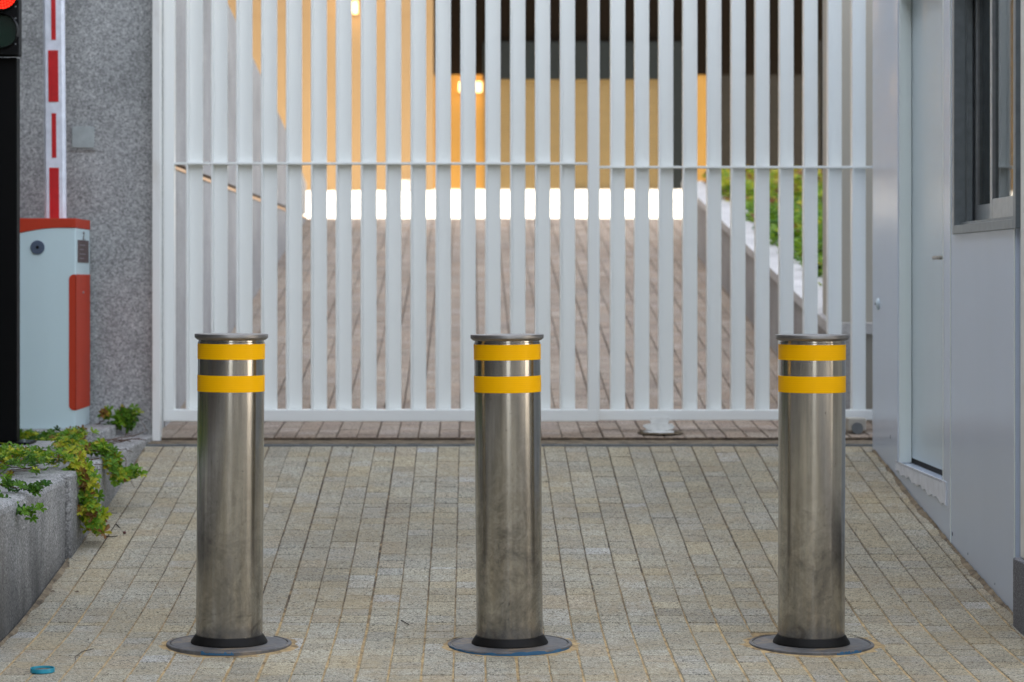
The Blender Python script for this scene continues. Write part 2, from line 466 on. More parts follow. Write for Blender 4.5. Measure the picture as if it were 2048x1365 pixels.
# the sunny forecourt beyond the ramp
pavers('forecourt_paving', -2.6, 2.6, 22.02, 26.6, M['forec'], 9, [((.5,.5,.5),1)])
bed('forecourt', -14, 9, 22.01, 27.5, .004, M['forec'])
# threshold strip with the gate track
b = MB(); b.box(-1.60, 1.95, 11.085, 11.335, -.14, gz(11.2)-.004); struct(b.build('threshold', M['silt']))
b = MB(); b.box(-1.57, 1.93, 11.07, 11.125, gz(11.1)-.02, gz(11.1)+.004)
tr = tag(b.build('drain_strip', M['slot'], bevel=.002), 'long grey metal edging strip across the drive in front of the white gate', 'edging strip')

# silt washed along the foot of the guard house
def silt_strip(name, xf, dirn, y0, y1, wmin, wmax, label, seed):
    r = random.Random(seed); b = MB(); n = int((y1-y0)/.03)
    for i in range(n+1):
        y = y0+(y1-y0)*i/n; wd = wmin+(wmax-wmin)*max(0, min(1, .5+.3*math.sin(y*5.1+seed)+.22*math.sin(y*13.7)+.15*math.sin(y*31+seed)+r.gauss(0,.08)))
        z = gz(y)
        hgt = .006+(.003 if dirn > 0 else .006)*max(0, min(1, .4+.35*math.sin(y*7.3+seed)+r.gauss(0,.25)))
        b.v += [(xf+dirn*.0012+(.0065 if dirn < 0 else 0)*0, y, z+hgt), (xf+dirn*wd*.5, y, z+.0045), (xf+dirn*wd, y, z-.004)]
    for i in range(n):
        a = 3*i; b.face([a,a+1,a+4,a+3]); b.face([a+1,a+2,a+5,a+4])
    o = b.build(name, M['silt'], sm=True); tag(o, label, 'dirt', kind='stuff'); return o
silt_strip('dirt', 1.8995, -1, 8.0, 10.95, .008, .034, 'brown silt gathered along the foot of the white guard house wall', 1)
silt_strip('dirt', -1.548, 1, 6.5, 11.0, .006, .035, 'brown silt gathered along the foot of the granite kerb', 2)

# ------------------------------------------------------------------ bollards
def make_bollard(idx, x, y, zoff, rot, label, steel):
    t = thing('bollard', label, 'bollard', (x, y, zoff), rot, 'steel bollards across the driveway')
    b = MB(); r = .1095
    b.lathe([(.1085,.012),(r,.014),(r,.9895),(.1075,.991),(.1075,.996)], seg=96); b.build('post', steel, t, sm=True)
    for z0, z1 in ((.8275,.8815),(.9335,.9845)):
        b = MB(); b.lathe([(r+.0002,z0),(r+.0012,z0+.0006),(r+.0012,z1-.0006),(r+.0002,z1)], seg=96); b.build('reflective_band', M['tape'], t, sm=True)
    b = MB(); b.lathe([(.0,.9965),(.108,.9965),(.1120,.9968),(.1200,1.0035),(.1208,1.0045),(.1208,1.0142),(.1198,1.0158),(.0,1.0166)], seg=96)
    b.build('cap', M['cap'], t, sm=True)
    b = MB(); b.lathe([(.1100,.027),(.1120,.027),(.1145,.023),(.1250,.007),(.1260,.004),(.1260,.001),(.110,.001)], seg=96); b.build('rubber_skirt', M['rubber'], t, sm=True)
    b = MB(); b.lathe([(.100,.0005),(.1890,.0005),(.1905,-.001),(.1905,-.004)], seg=96)
    pl = b.build('base_plate', M['plate'], t, sm=True)
    b = MB(); b.lathe([(.1930,-.004),(.1930,.0),(.1942,.0015),(.2035,.0005),(.2055,-.002),(.2060,-.028)], seg=96)
    b.build('base_ring', [M['plate']], pl, sm=True)
    # flakes of old blue paint round the front of the ring
    rr = random.Random(idx*7+2); b = MB(); a0, a1 = ((-110,-80),(-168,-22),(-75,-48))[idx]; nn = 60; hh = .004
    for k in range(nn+1):
        a = R(a0+(a1-a0)*k/nn); hh = min(.0085, max(.0012, hh+rr.gauss(0,.0022)))
        for q in (0, .0014):
            for z in (-.014, -.014+hh+.004): b.v.append(((.2063+q)*math.cos(a), (.2063+q)*math.sin(a), z+.004))
    for k in range(nn):
        m_ = 4*k
        for p_, q_ in ((0,1),(1,3),(3,2),(2,0)): b.face([m_+p_, m_+q_, m_+4+q_, m_+4+p_])
    b.build('old_paint', M['bluep'], pl)
    return t
# undo the plate's lean: the post leans a little, the plate stays with the ground (lean is tiny)
make_bollard(0, *BOL[0], .006, (0, R(.42), 0), 'steel bollard standing nearest the granite kerb, cleanest post', steel_mat('brushed_steel_kerb', 1))
make_bollard(1, *BOL[1], .004, (0, R(-.5), 0), 'middle one of the three steel bollards, its post smeared with hand marks', steel_mat('brushed_steel_smeared', 2.6, .93))
make_bollard(2, *BOL[2], .003, (0, R(.14), 0), 'steel bollard standing nearest the white guard house and its door', steel_mat('brushed_steel_guard', 5.2))
# sand ring filling the cut round each plate
b = MB()
for x, y in BOL: 
    n = len(b.v); seg = 64
    for i in range(seg):
        a = 2*math.pi*i/seg; rn = random.Random(i*13+int(x*100)).uniform(.010,.05)
        for rad, dz in ((.204, .002), (.209+rn*.6, -.0005), (.225+rn, -.0045)):
            yy = y+rad*math.sin(a); b.v.append((x+rad*math.cos(a), yy, min(gz(yy), gz(y)+.004)+dz))
    for i in range(seg):
        j = (i+1) % seg
        for q in range(2): b.face([n+3*i+q, n+3*j+q, n+3*j+q+1, n+3*i+q+1])
tag(b.build('joint_sand', M['sand'], sm=True), 'loose yellow sand packed round the bollard base plates', 'sand', kind='stuff')

# ------------------------------------------------------------------ sliding gate
def slat_profile(x, y):
    return [(x,y+.0015),(x+.0015,y),(x+.0075,y),(x+.009,y+.0015),(x+.009,y+.040),(x+.012,y+.0435),(x+.074,y+.0450),(x+.0755,y+.0465),(x+.0755,y+.0540),(x+.0740,y+.0555),(x,y+.0540)]
def gate_leaf(label, yg, px0, px1, starts, zb0, zb1, zr, stiles, pair):
    t = thing('sliding_gate', label, 'gate', ((px0+px1)/2, yg, gz(yg)), (0,0,0), pair)
    ox, oy, oz = t.location
    def loc(b): b.v = [(x-ox, y-oy, z-oz) for x, y, z in b.v]; return b
    b = MB()
    for s in starts: b.prism(slat_profile(s, yg-.004), zb1+.0005, 2.84, 'z')
    loc(b).build('slats', M['gate'], t)
    b = MB(); b.box(px0, px1, yg-.012, yg+.062, zb0, zb1); loc(b).build('bottom_rail', M['gate'], t, bevel=.003)
    b = MB(); b.box(px0, px1, yg-.012, yg+.052, 2.84, 2.90); loc(b).build('top_rail', M['gate'], t, bevel=.003)
    b = MB(); b.box(px0+.002, px1-.002, yg-.007, yg+.060, zr-.005, zr+.005); loc(b).build('middle_rail', M['gate'], t, bevel=.001)
    for a, c in stiles:
        b = MB(); b.box(a, c, yg-.011, yg+.061, zb1-.001, 2.841); loc(b).build('stile', M['gate'], t, bevel=.003)
    return t
def PX(px, y): return (px-940)*y/F
Y1, Y2 = 11.40, 11.60
gate_leaf('white slatted sliding gate leaf between the granite wall and the gate centre, set nearer', Y1, PX(327,Y1), PX(1196.5,Y1),
          [PX(372.5+49.83*k, Y1) for k in range(16)], .510, .566, 1.768,
          [(PX(327,Y1), PX(348.5,Y1)), (PX(1176,Y1), PX(1196.5,Y1))], 'white sliding gate leaves')
gate_leaf('white slatted sliding gate leaf reaching the guard house, set behind the other leaf', Y2, PX(1178,Y2), PX(1745,Y2)+.1,
          [PX(1221+48.3*k, Y2) for k in range(12)], .503, .553, 1.760,
          [(PX(1178,Y2), PX(1199,Y2))], 'white sliding gate leaves')
# fixed post at the granite wall
b = MB(); b.box(-1.5375, -1.4995, 11.29, 11.37, gz(11.3)-.02, 3.0)
tag(b.build('gate_post', M['post'], bevel=.004), 'slim white post fixed to the edge of the granite wall beside the gate', 'post')
# foot guide of the rear leaf
t = thing('gate_guide', 'small white trapezoid bracket and ragged plate over a round cover under the gate', 'gate guide', (PX(1318,11.56), 11.53, gz(11.5)))
b = MB(); b.prism([(-.050,.075),(-.047,.055),(-.026,.025),(-.016,.004),(.016,.004),(.026,.025),(.047,.055),(.050,.075)], -.004, .004, 'y'); b.build('bracket', M['bracket'], t, bevel=.0015)
rr = random.Random(4); pts = []
for i in range(26):
    a = 2*math.pi*i/26; pts.append(((.085+rr.uniform(-.018,.010))*math.cos(a), -.05+(.105+rr.uniform(-.022,.012))*math.sin(a)))
b = MB(); b.prism([(x*.95, .030+(y+.05)*.20) for x, y in pts], -.034, -.006, 'y'); b.prism([(x*.9, y) for x, y in pts], .004, .010, 'z'); b.build('plate', M['bracket'], t)
b = MB(); b.lathe([(.100,.0),(.100,.006),(.106,.008),(.112,.006),(.112,.0)], 0, -.05, 40); b.build('ring', M['silt'], t, sm=True)
b = MB(); b.prism([(.099*math.cos(2*math.pi*i/40), -.05+.099*math.sin(2*math.pi*i/40)) for i in range(40)], -.002, .002, 'z'); b.build('cover', M['char'], t)
b = MB(); b.lathe([(0,.012),(.008,.012),(.008,.018),(0,.018)], 0, -.012, 12); b.build('bolt', M['slot'], t)
# roller box at the guard house end
t = thing('gate_roller', 'grey roller block on the ground under the gate corner by the guard house', 'gate roller', (1.90, 11.50, gz(11.5)))
b = MB(); b.box(-.045, .045, -.04, .05, .012, .075); b.build('housing', M['beige'], t, bevel=.006)
b = MB(); b.prism([(.028*math.cos(2*math.pi*i/20), .026+.028*math.sin(2*math.pi*i/20)) for i in range(20)], -.055, -.041, 'y'); b.build('wheel', M['slot'], t, sm=True)

# ------------------------------------------------------------------ left: granite wall and ramp wall
t = thing('granite_wall', 'tall speckled grey granite wall behind the barrier machine and along the ramp', 'wall', (-3, 11.6, .3))
def at0(b, t):
    ox, oy, oz = t.location; b.v = [(x-ox, y-oy, z-oz) for x, y, z in b.v]; return b
b = MB(); b.box(-6.5, -1.540, 11.375, 11.75, -.1, 6.0); at0(b, t).build('front_wall', M['granite'], t, bevel=.006)
# side wall along the ramp, top edge falling away, with a slot and ledge
ys = [11.752, 14.73, 19.3, 21.9]; zt = [3.30, 2.96, 2.47, 2.10]
def side_wall(x0, x1, lo, hi):
    b = MB()
    pts = [(ys[0], lo), (ys[-1], lo)] + [(y, z) for y, z in zip(reversed(ys), reversed(zt))] if hi is None else [(ys[0], lo), (ys[-1], lo), (ys[-1], hi), (ys[0], hi)]
    b.prism(pts, x0, x1, 'x'); return b
at0(side_wall(-1.80, -1.535, -.1, 1.772), t).build('side_wall', M['conc'], t)
at0(side_wall(-1.80, -1.535, 1.812, None), t).build('side_wall_upper', M['conc'], t)
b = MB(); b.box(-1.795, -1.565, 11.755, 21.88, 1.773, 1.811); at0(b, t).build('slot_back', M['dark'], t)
b = MB(); b.box(-1.5645, -1.528, 11.76, 21.89, 1.7735, 1.790); at0(b, t).build('ledge', M['peach'], t)  # peach strip paints the warm light along the bottom of the slot
# wall box
t = thing('junction_box', 'square frosted grey box cover set on the granite wall right of the barrier arm', 'junction box', (PX(166,11.36), 11.372, 1.2+285*11.36/F))
b = MB(); b.prism(curve_rect(-.066,.066,-.064,.064,.008), -.006, .0015, 'y'); b.build('frame', M['granite'], t)
b = MB(); b.prism(curve_rect(-.054,.054,-.052,.052,.008), -.014, -.0061, 'y'); b.build('cover', M['frosted'], t, bevel=.002)

# ------------------------------------------------------------------ kerb, pads
def slab(name, label, cat, x0, x1, y0, y1, z0, z1, mat, bev=.012, group=None, sub=True):
    b = MB(); b.box(x0, x1, y0, y1, z0, z1); o = b.build(name, mat, bevel=bev, segs=3); return tag(o, label, cat, group)
K = 'granite kerb blocks along the planted bed'
slab('kerb_block', 'nearest granite kerb block, tall and dark at its foot', 'kerb', -1.86, -1.552, 4.0, 8.98, -.10, .452, M['granited'], .032, K)
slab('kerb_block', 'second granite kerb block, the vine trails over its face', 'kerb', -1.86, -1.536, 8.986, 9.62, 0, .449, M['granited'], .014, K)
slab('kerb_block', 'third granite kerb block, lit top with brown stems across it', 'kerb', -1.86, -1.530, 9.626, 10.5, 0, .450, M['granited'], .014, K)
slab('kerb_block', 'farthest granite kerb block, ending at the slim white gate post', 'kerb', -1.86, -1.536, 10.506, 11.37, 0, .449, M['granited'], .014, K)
b = MB(); b.box(-6, -1.862, 4.0, 11.374, -.1, .42); struct(b.build('soil', M['soil']))
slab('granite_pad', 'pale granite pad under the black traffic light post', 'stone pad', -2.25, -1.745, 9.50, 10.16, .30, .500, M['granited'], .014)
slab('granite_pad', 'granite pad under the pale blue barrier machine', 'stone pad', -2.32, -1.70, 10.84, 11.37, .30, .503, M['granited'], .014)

# ------------------------------------------------------------------ traffic light
TY = 9.95
t = thing('traffic_light', 'black traffic light post showing red above an unlit green lamp', 'traffic light', (-1.99, TY, .5))
b = MB(); b.box(-.125, .126, -.08, .09, .001, .012); b.build('base_plate', M['black'], t, bevel=.002)
for sx in (-.10, .10):
    b = MB(); b.lathe([(0,.024),(.008,.024),(.009,.012)], sx, -.06, 8); b.build('bolt', M['alu'], t)
b = MB(); b.box(-.062, .066, -.035, .035, .012, 1.644); b.build('pole', M['black'], t, bevel=.004)
b = MB(); b.box(-.057, .0885, -.105, -.04, 1.645, 2.25); b.box(-.045, .070, -.0399, .05, 1.66, 2.24); b.build('housing', M['blackp'], t, bevel=.006)
def disc_y(b, cx, cz, r, y0, y1, seg=40): b.prism([(cx+r*math.cos(2*math.pi*i/seg), cz+r*math.sin(2*math.pi*i/seg)) for i in range(seg)], y0, y1, 'y')
def ring_y(b, cx, cz, r0, r1, ya, yb, seg=40, a0=0, a1=360):
    n = len(b.v)
    m = seg if a1-a0 >= 360 else seg+1
    for i in range(m):
        a = R(a0+(a1-a0)*i/seg)
        for r, y in ((r1,ya),(r1,yb),(r0,yb),(r0,ya)): b.v.append((cx+r*math.cos(a), y, cz+r*math.sin(a)))
    for i in range(seg if a1-a0 >= 360 else seg):
        j = (i+1) % m
        for q in range(4): p = (q+1) % 4; b.face([n+4*i+q, n+4*j+q, n+4*j+p, n+4*i+p])
CXL = .016
for cz, nm, mt in ((1.748, 'green_lens', M['green']), (1.906, 'red_lens', M['dark'])):
    b = MB(); disc_y(b, CXL, cz, .069, -.112, -.1055); L = b.build(nm, mt, t, sm=True, bevel=.002)
    b = MB(); ring_y(b, CXL, cz, .0693, .072, -.1055, -.125); b.build('lens_ring', M['blackp'], t)
    b = MB(); ring_y(b, CXL, cz, .0722, .0745, -.16, -.1056, 32, -20, 200); b.build('visor', M['blackp'], t)
    if nm == 'red_lens':
        b = MB(); rr = random.Random(2)
        for ri, n in ((0,1),(.012,6),(.024,12),(.036,18),(.048,24),(.060,30)):
            for i in range(n):
                a = 2*math.pi*i/n+ri*7; x = CXL+ri*math.cos(a); z = cz+ri*math.sin(a)
                disc_y(b, x, z, .0052, -.116, -.1121, 8)
        b.build('led_cluster', M['redbright'], L)
    for sz in (-.054, .054):
        b = MB(); disc_y(b, .0745, cz+sz, .003, -.109, -.1052, 8); b.build('screw', M['alul'], t)

# ------------------------------------------------------------------ barrier machine
BY = 10.89
t = thing('barrier_machine', 'pale blue car park barrier cabinet with red top, its striped arm raised', 'barrier', (-1.84, BY, .503))
H = 1.487-.503; Wd = .36; D = .41
b = MB(); b.box(-Wd, 0, 0, D, 0, H-.045); body = b.build('body', M['cab'], t, bevel=.004)
def arcz(x): return H-.045 - .052*max(0, (-x-.09)/.27)**1.6
# red cap: front follows a sweeping curve
b = MB(); n = 16
pts = [(-Wd-.002, H)] + [(-Wd-.002+(Wd+.004)*i/n, arcz(-Wd+(Wd)*i/n)+.0) for i in range(n+1)] + [(.002, H)]
b.prism(list(reversed(pts)), -.004, D+.002, 'y'); b.build('top_cover', M['red'], t, bevel=.003)
# red stripe wrapping the corner
ZS0, ZS1 = .088, H-.262
b = MB(); b.prism(curve_rect(-.030, .0028, ZS0, ZS1, .024, 6, (0,0,1,1)), -.003, -.0004, 'y'); b.build('corner_stripe', M['red'], t)
b = MB(); b.box(.0004, .003, -.003, D-.01, ZS0, ZS1); b.build('side_stripe', M['red'], t)
b = MB(); b.box(.0006, .0035, .06, D-.05, H-.205, H-.10); b.build('label_plate', M['label'], t)
b = MB()
for k, (a, c) in enumerate(((.02,.10),(.02,.07),(.02,.11),(.02,.08))): b.box(.0036, .0042, .08+a, .10+a+c*1.3, H-.125-k*.021, H-.121-k*.021)
b.build('label_print', M['alul'], t)
# small hooked mark printed near the top of the side
b = MB(); b.tube([(.002,.20,H-.066),(.002,.225,H-.060),(.002,.235,H-.070),(.002,.22,H-.082),(.002,.205,H-.094),(.002,.25,H-.096)], .0022, 5); b.build('printed_mark', M['label'], t)
b = MB(); disc_y(b, -.176, H-.136, .033, -.008, .001); lk = b.build('lock', M['lockm'], t, sm=True, bevel=.002)
b = MB(); disc_y(b, -.176, H-.136, .008, -.0092, -.0078, 16); b.build('keyhole', M['dark'], lk)
b = MB(); b.tube([(.0025,.19,ZS1-.085),(.009,.19,ZS1-.085)], .006, 8); b.build('side_screw', M['alul'], t)
# raised arm
arm = MB(); z0, z1 = H-.01, H+2.9; c = .022
pts = [(-.050,-c*0-.012),(-.038,-.026),(.038,-.026),(.050,-.012),(.050,.012),(.038,.026),(-.038,.026),(-.050,.012)]
AX = (111.5-940)*(BY+.16)/F+1.84
n = len(arm.v)
for zz, dx in ((z0, 0), (z1, -.024)):
    for x, y in pts: arm.v.append((AX+dx+x, .16+y, zz))
arm.face([0,1,2,3,4,5,6,7]); arm.face([8+i for i in range(8)])
for i in range(8): j = (i+1) % 8; arm.face([i, j, 8+j, 8+i])
A = arm.build('arm', M['armw'], t)
def armx(z): return AX-.024*(z-z0)/(z1-z0)
YA = BY+.13
for (ya, yb, wd, ox) in ((336,440,.045,-.001),(227,316,.021,.0),(101,204,.047,-.001),(-10,80,.021,.002),(-140,-34,.047,-.001),(-240,-164,.021,.002)):
    za, zb = [1.2+(560-q)*YA/F-.503 for q in (yb, ya)]
    za = max(za, H+.001); 
    if zb > z1: zb = z1-.01
    b = MB(); n = 0
    for zz in (za, zb):
        for x in (-wd/2, wd/2):
            for q in (-.0290, -.0262): b.v.append((armx(zz)+x+ox, .16+q, zz))
    for q in ((0,1,3,2),(4,6,7,5),(0,4,5,1),(2,3,7,6),(1,5,7,3),(0,2,6,4)): b.face(list(q))
    b.build('red_stripe', M['redstripe'], A)

# ------------------------------------------------------------------ guard house
GX = 1.90
t = thing('guard_house', 'white panelled guard house with a door and a sliding window, along the drive', 'guard house', (GX, 9.5, 0))
def g(b): return at0(b, t)
DY0, DY1, DZ0, DZ1 = 9.37, 10.35, .388, 2.46
WY0, WY1, WZ0, WZ1 = 8.08, 9.147, 1.378, 2.42
b = MB()
b.box(GX, GX+.16, DY1, 11.02, -.05, 3.0)                 # pier towards the gate
b.box(GX, GX+.16, DY0, DY1, -.05, DZ0); b.box(GX, GX+.16, DY0, DY1, DZ1, 3.0)
b.box(GX, GX+.16, WY1, DY0, -.05, 3.0)
b.box(GX, GX+.16, 8.13, WY1, -.05, WZ0); b.box(GX, GX+.16, 8.13, WY1, WZ1, 3.0)
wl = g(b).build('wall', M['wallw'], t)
b = MB(); b.box(GX+.012, GX+.16, 7.98, 8.129, -.05, 3.0); g(b).build('corner_panel', M['wallw'], t)
b = MB(); b.box(GX-.0025, GX-.0002, 9.222, 9.232, .12, 2.98); g(b).build('panel_joint', M['jamb'], t)
b = MB(); b.box(GX-.003, GX-.0002, 8.136, 8.146, .03, 2.98); g(b).build('panel_joint', M['jamb'], t)
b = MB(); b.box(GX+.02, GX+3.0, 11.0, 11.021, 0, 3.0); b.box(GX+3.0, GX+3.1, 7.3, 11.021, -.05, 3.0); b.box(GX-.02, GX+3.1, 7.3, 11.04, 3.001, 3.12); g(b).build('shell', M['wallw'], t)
b = MB(); b.box(GX-.022, GX+.3, 7.3, 7.972, .2505, 3.0); g(b).build('end_pier', M['post'], t, bevel=.008)
b = MB(); b.box(GX-.042, GX+.3, 7.28, 7.995, -.05, .25); g(b).build('plinth', M['granitep'], t, bevel=.006)
# chipped and scuffed spots
for cy, cz, h_ in ((PX and 1.9*F/(1905-940), .20, .010), (1.9*F/(1781-940), .49, .009), (1.9*F/(1990-940), .10, .006), (1.9*F/(1936-940), .155, .005), (1.9*F/(1869-940), .335, .004)):
    b = MB(); rr = random.Random(int(cy*100)); b.prism([(cy+h_*.8*rr.uniform(.4,1)*math.cos(k), cz+h_*rr.uniform(.6,1.2)*math.sin(k)) for k in (0,1,2,3,4,5)], GX-.0012, GX-.0003, 'x'); g(b).build('paint_chip', M['char'], t)
# door
b = MB(); b.box(GX+.0008, GX+.0525, DY1-.022, DY1-.0005, DZ0+.004, DZ1); b.box(GX+.0008, GX+.0525, DY0+.0005, DY0+.022, DZ0+.004, DZ1)
fr = g(b).build('door_frame', M['jamb'], t)
b = MB(); b.box(GX-.004, GX+.0532, DY1+.0002, DY1+.03, DZ0-.004, DZ1); g(b).build('frame_trim', M['wallw'], t, bevel=.002)
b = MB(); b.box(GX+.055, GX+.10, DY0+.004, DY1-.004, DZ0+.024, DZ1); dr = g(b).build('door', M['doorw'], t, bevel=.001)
b = MB(); b.box(GX+.056, GX+.11, DY0+.004, DY1-.004, DZ0+.001, DZ0+.0235); g(b).build('door_gap', M['dark'], t)
b = MB(); hy = 9.50; hz = 1.29
b.tube([(GX+.055,hy,hz),(GX+.012,hy,hz),(GX+.010,hy+.02,hz),(GX+.010,hy+.115,hz)], .0085, 10); g(b).build('handle', M['handle'], dr).location = (0,0,0)
# ragged threshold render
b = MB(); rr = random.Random(9); n = 44; pts = [(DY0-.06, DZ0+.006), (DY1+.05, DZ0+.006)]
for i in range(n+1):
    yy = DY1+.05-(DY1-DY0+.11)*i/n; pts.append((yy, DZ0-.035-.05*(i/n)+.010*math.sin(i*.9)*math.sin(i*.37)+rr.uniform(-.003,.003)))
b.prism(pts, GX-.004, GX-.0003, 'x'); b.build('threshold_patch', M['armw'], t); bpy.data.objects['threshold_patch'].location = tuple(-v for v in t.location)
b = MB(); b.box(GX-.004, GX+.054, DY0, DY1, DZ0-.002, DZ0+.0005); g(b).build('door_sill', M['wallw'], t)
# window
win = MB(); fx0, fx1 = GX-.012, GX+.11
win.box(fx0, fx1, WY1-.04, WY1, WZ0, WZ1); win.box(fx0, fx1, WY0, WY0+.04, WZ0, WZ1); win.box(fx0, fx1, WY0+.0401, WY1-.0401, WZ0, WZ0+.034); win.box(fx0, fx1, WY0+.0401, WY1-.0401, WZ1-.04, WZ1)
wf = g(win).build('window', M['alu'], t, bevel=.002)
def wb(nm, mat, *bx, bev=.0):
    b = MB()
    for q in bx: b.box(*q)
    return g(b).build(nm, mat, wf, bevel=bev)
z0, z1 = WZ0+.0345, WZ1-.041
wb('track', M['alu'], (GX+.012, GX+.016, WY0+.041, WY1-.041, z0, z0+.012), (GX+.052, GX+.056, WY0+.041, WY1-.041, z0, z0+.012))
ym = 8.62
wb('sash', M['alul'], (GX+.058, GX+.086, WY1-.125, WY1-.085, z0+.001, z1), (GX+.058, GX+.086, ym-.02, ym+.02, z0+.001, z1), (GX+.058, GX+.086, ym+.021, WY1-.126, z0+.001, z0+.075), bev=.002)
wb('sash', M['alul'], (GX+.020, GX+.048, WY0+.042, WY0+.08, z0+.001, z1), (GX+.020, GX+.048, ym-.035, ym+.004, z0+.001, z1), (GX+.020, GX+.048, WY0+.081, ym-.036, z0+.001, z0+.085), bev=.002)
wb('pane', M['glass'], (GX+.069, GX+.073, ym+.02, WY1-.125, z0+.075, z1))
wb('pane', M['glass'], (GX+.032, GX+.036, WY0+.08, ym-.035, z0+.085, z1))
wb('side_channel', M['alu'], (GX+.03, GX+.05, WY1-.084, WY1-.041, z0+.001, z1), (GX+.09, GX+.105, WY1-.084, WY1-.041, z0+.001, z1))
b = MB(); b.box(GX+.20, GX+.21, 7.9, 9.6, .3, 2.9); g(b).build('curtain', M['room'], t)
# small sensor
t = thing('wall_sensor', 'small white round sensor on the guard house wall near the gate', 'sensor', (GX, PX(1,1)*0+1.9*F/(1757-940), 1.2-48*10.86/F))
b = MB(); b.v = []
sg = 24
b.lathe([(0,.022),(.018,.020),(.027,.012),(.030,.004),(.030,.0)], 0, 0, sg)
b.v = [(-z*.6, x*.9, y*.9) for x, y, z in b.v]; b.build('cover', M['doorw'], t, sm=True)
b = MB(); b.lathe([(0,.0155),(.006,.0155),(.006,.010)], .004, 0, 12); b.v = [(-z, x, y) for x, y, z in b.v]; b.build('lens', M['char'], t)

# ------------------------------------------------------------------ inside: right planter wall, pillar
t = thing('planter_wall', 'low sloping grey wall with a pale stone coping beside the ramp', 'wall', (1.85, 12.3, gz(12.3)))
def ramp_strip(x0, x1, y0, y1, lo, hi, n=24):
    b = MB()
    for i in range(n+1):
        y = y0+(y1-y0)*i/n; zl = gz(y)+lo; zh = gz(y)+hi
        b.v += [(x0,y,zh),(x1,y,zh),(x1,y,zl),(x0,y,zl)]
    for i in range(n):
        a = 4*i
        for q in range(4): p = (q+1) % 4; b.face([a+q, a+p, a+4+p, a+4+q])
    b.face([0,3,2,1]); a = 4*n; b.face([a,a+1,a+2,a+3]); return b
at0(ramp_strip(1.86, 2.02, 12.0, 20.3, -.1, .445), t).build('wall', M['taupe'] if 0 else M['conc'], t)
at0(ramp_strip(1.84, 2.12, 12.0, 20.32, .446, .50), t).build('coping', M['cope'], t)
struct(ramp_strip(2.121, 8, 12.0, 20.3, -.3, .44).build('planted_bank', M['soil']))
slab('pillar', 'beige rendered pillar behind the gate beside the guard house', 'pillar', 1.872, 2.25, 12.05, 12.4, .2, 3.6, M['beige'], .005)

# ------------------------------------------------------------------ far building
t = thing('building', 'ochre garage building with dark soffit beyond the ramp, a gold shutter in it', 'building', (0, 26, 2.2))
def P(b, nm, mt, par=None, **k): return at0(b, t).build(nm, mt, par or t, **k)
def Zp(py, y): return 1.2+(560-py)*y/F
xl = PX(866, 25.62)
b = MB(); b.box(-9, xl, 25.62, 26.0, 1.5, Zp(33,25.6)-.01); b.box(-9, xl, 25.63, 26.0, Zp(33,25.6)-.0099, 9); P(b, 'facade', M['ochre'])
YB = 26.7
zb_ = Zp(150, YB)
b = MB(); b.box(xl-.3, PX(1418,YB), YB, YB+.3, 1.5, zb_); P(b, 'recess_wall', M['ochrew'])
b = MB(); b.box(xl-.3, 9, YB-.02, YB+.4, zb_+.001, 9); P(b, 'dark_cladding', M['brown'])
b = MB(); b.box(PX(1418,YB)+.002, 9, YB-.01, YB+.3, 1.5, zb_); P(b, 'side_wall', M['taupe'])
ys_ = YB-.05
b = MB(); nb = 44; z0s, z1s = 2.0, Zp(160, ys_)
for i in range(nb):
    za = z0s+(z1s-z0s)*i/nb; zb2 = z0s+(z1s-z0s)*(i+1)/nb
    b.prism([(ys_+.045, za),(ys_+.045, zb2),(ys_+.02, zb2),(ys_+.017,(za+zb2)/2),(ys_+.02, za+.002)], PX(968,ys_), PX(1340,ys_), 'x')
shut = P(b, 'garage_shutter', M['shutter'])
b = MB(); b.box(PX(966,ys_), PX(1366,ys_), ys_-.06, ys_-.001, z1s-.0, Zp(85,ys_)); P(b, 'shutter_header', M['char'])
b = MB(); b.box(PX(1340,ys_)+.001, PX(1366,ys_), ys_-.06, ys_-.001, 2.0, z1s-.001); P(b, 'shutter_jamb', M['char'])
b = MB(); b.box(PX(1462,ys_), PX(1480,ys_), ys_-.01, ys_+.03, z1s-.28, z1s-.25); 
b = MB(); b.box(PX(1642,22), PX(1700,22), 21.9, 21.95, 1.9, Zp(88,22)); P(b, 'side_door', M['dark'])
b = MB(); b.box(PX(1636,22), PX(1642,22)-.001, 21.88, 21.96, 1.9, Zp(84,22)); b.box(PX(1642,22), PX(1700,22), 21.88, 21.96, Zp(88,22)+.001, Zp(84,22)); P(b, 'door_surround', M['taupe'])
def wall_lamp(name, label, cx, cz, y, w_, h_):
    tt = thing(name, label, 'wall lamp', (cx, y, cz), group=None)
    b = MB(); b.prism(curve_rect(-w_/2, w_/2, -h_/2, h_/2, min(w_,h_)*.2), -.10, -.02, 'y'); b.build('lamp_shade', M['lamp'], tt, bevel=.006)
    b = MB(); b.box(-w_*.3, w_*.3, -.0195, -.0005, -h_*.3, h_*.3); b.build('lamp_base', M['char'], tt)
    ld = bpy.data.lights.new('lamp_light', 'POINT'); ld.energy = .6; ld.color = (1,.72,.4); ld.shadow_soft_size = .05
    lo = bpy.data.objects.new('lamp_light', ld); COL.objects.link(lo); lo.parent = tt; lo.location = (0, -.22, 0)
wall_lamp('wall_lamp', 'tall lit wall lamp high on the ochre facade', PX(711,25.6), Zp(17,25.6), 25.615, .055, .135)
wall_lamp('wall_lamp', 'wide lit wall lamp in the ochre recess beside the gold shutter', PX(941,YB), Zp(176,YB), YB-.001, .27, .12)

slab('kerb_stone', 'small pale stone standing in the sun at the top of the ramp', 'stone', PX(799,25.3), PX(822,25.3), 25.3, 25.4, 2.1, 1.2+199*25.3/F, M['forec'], .01)
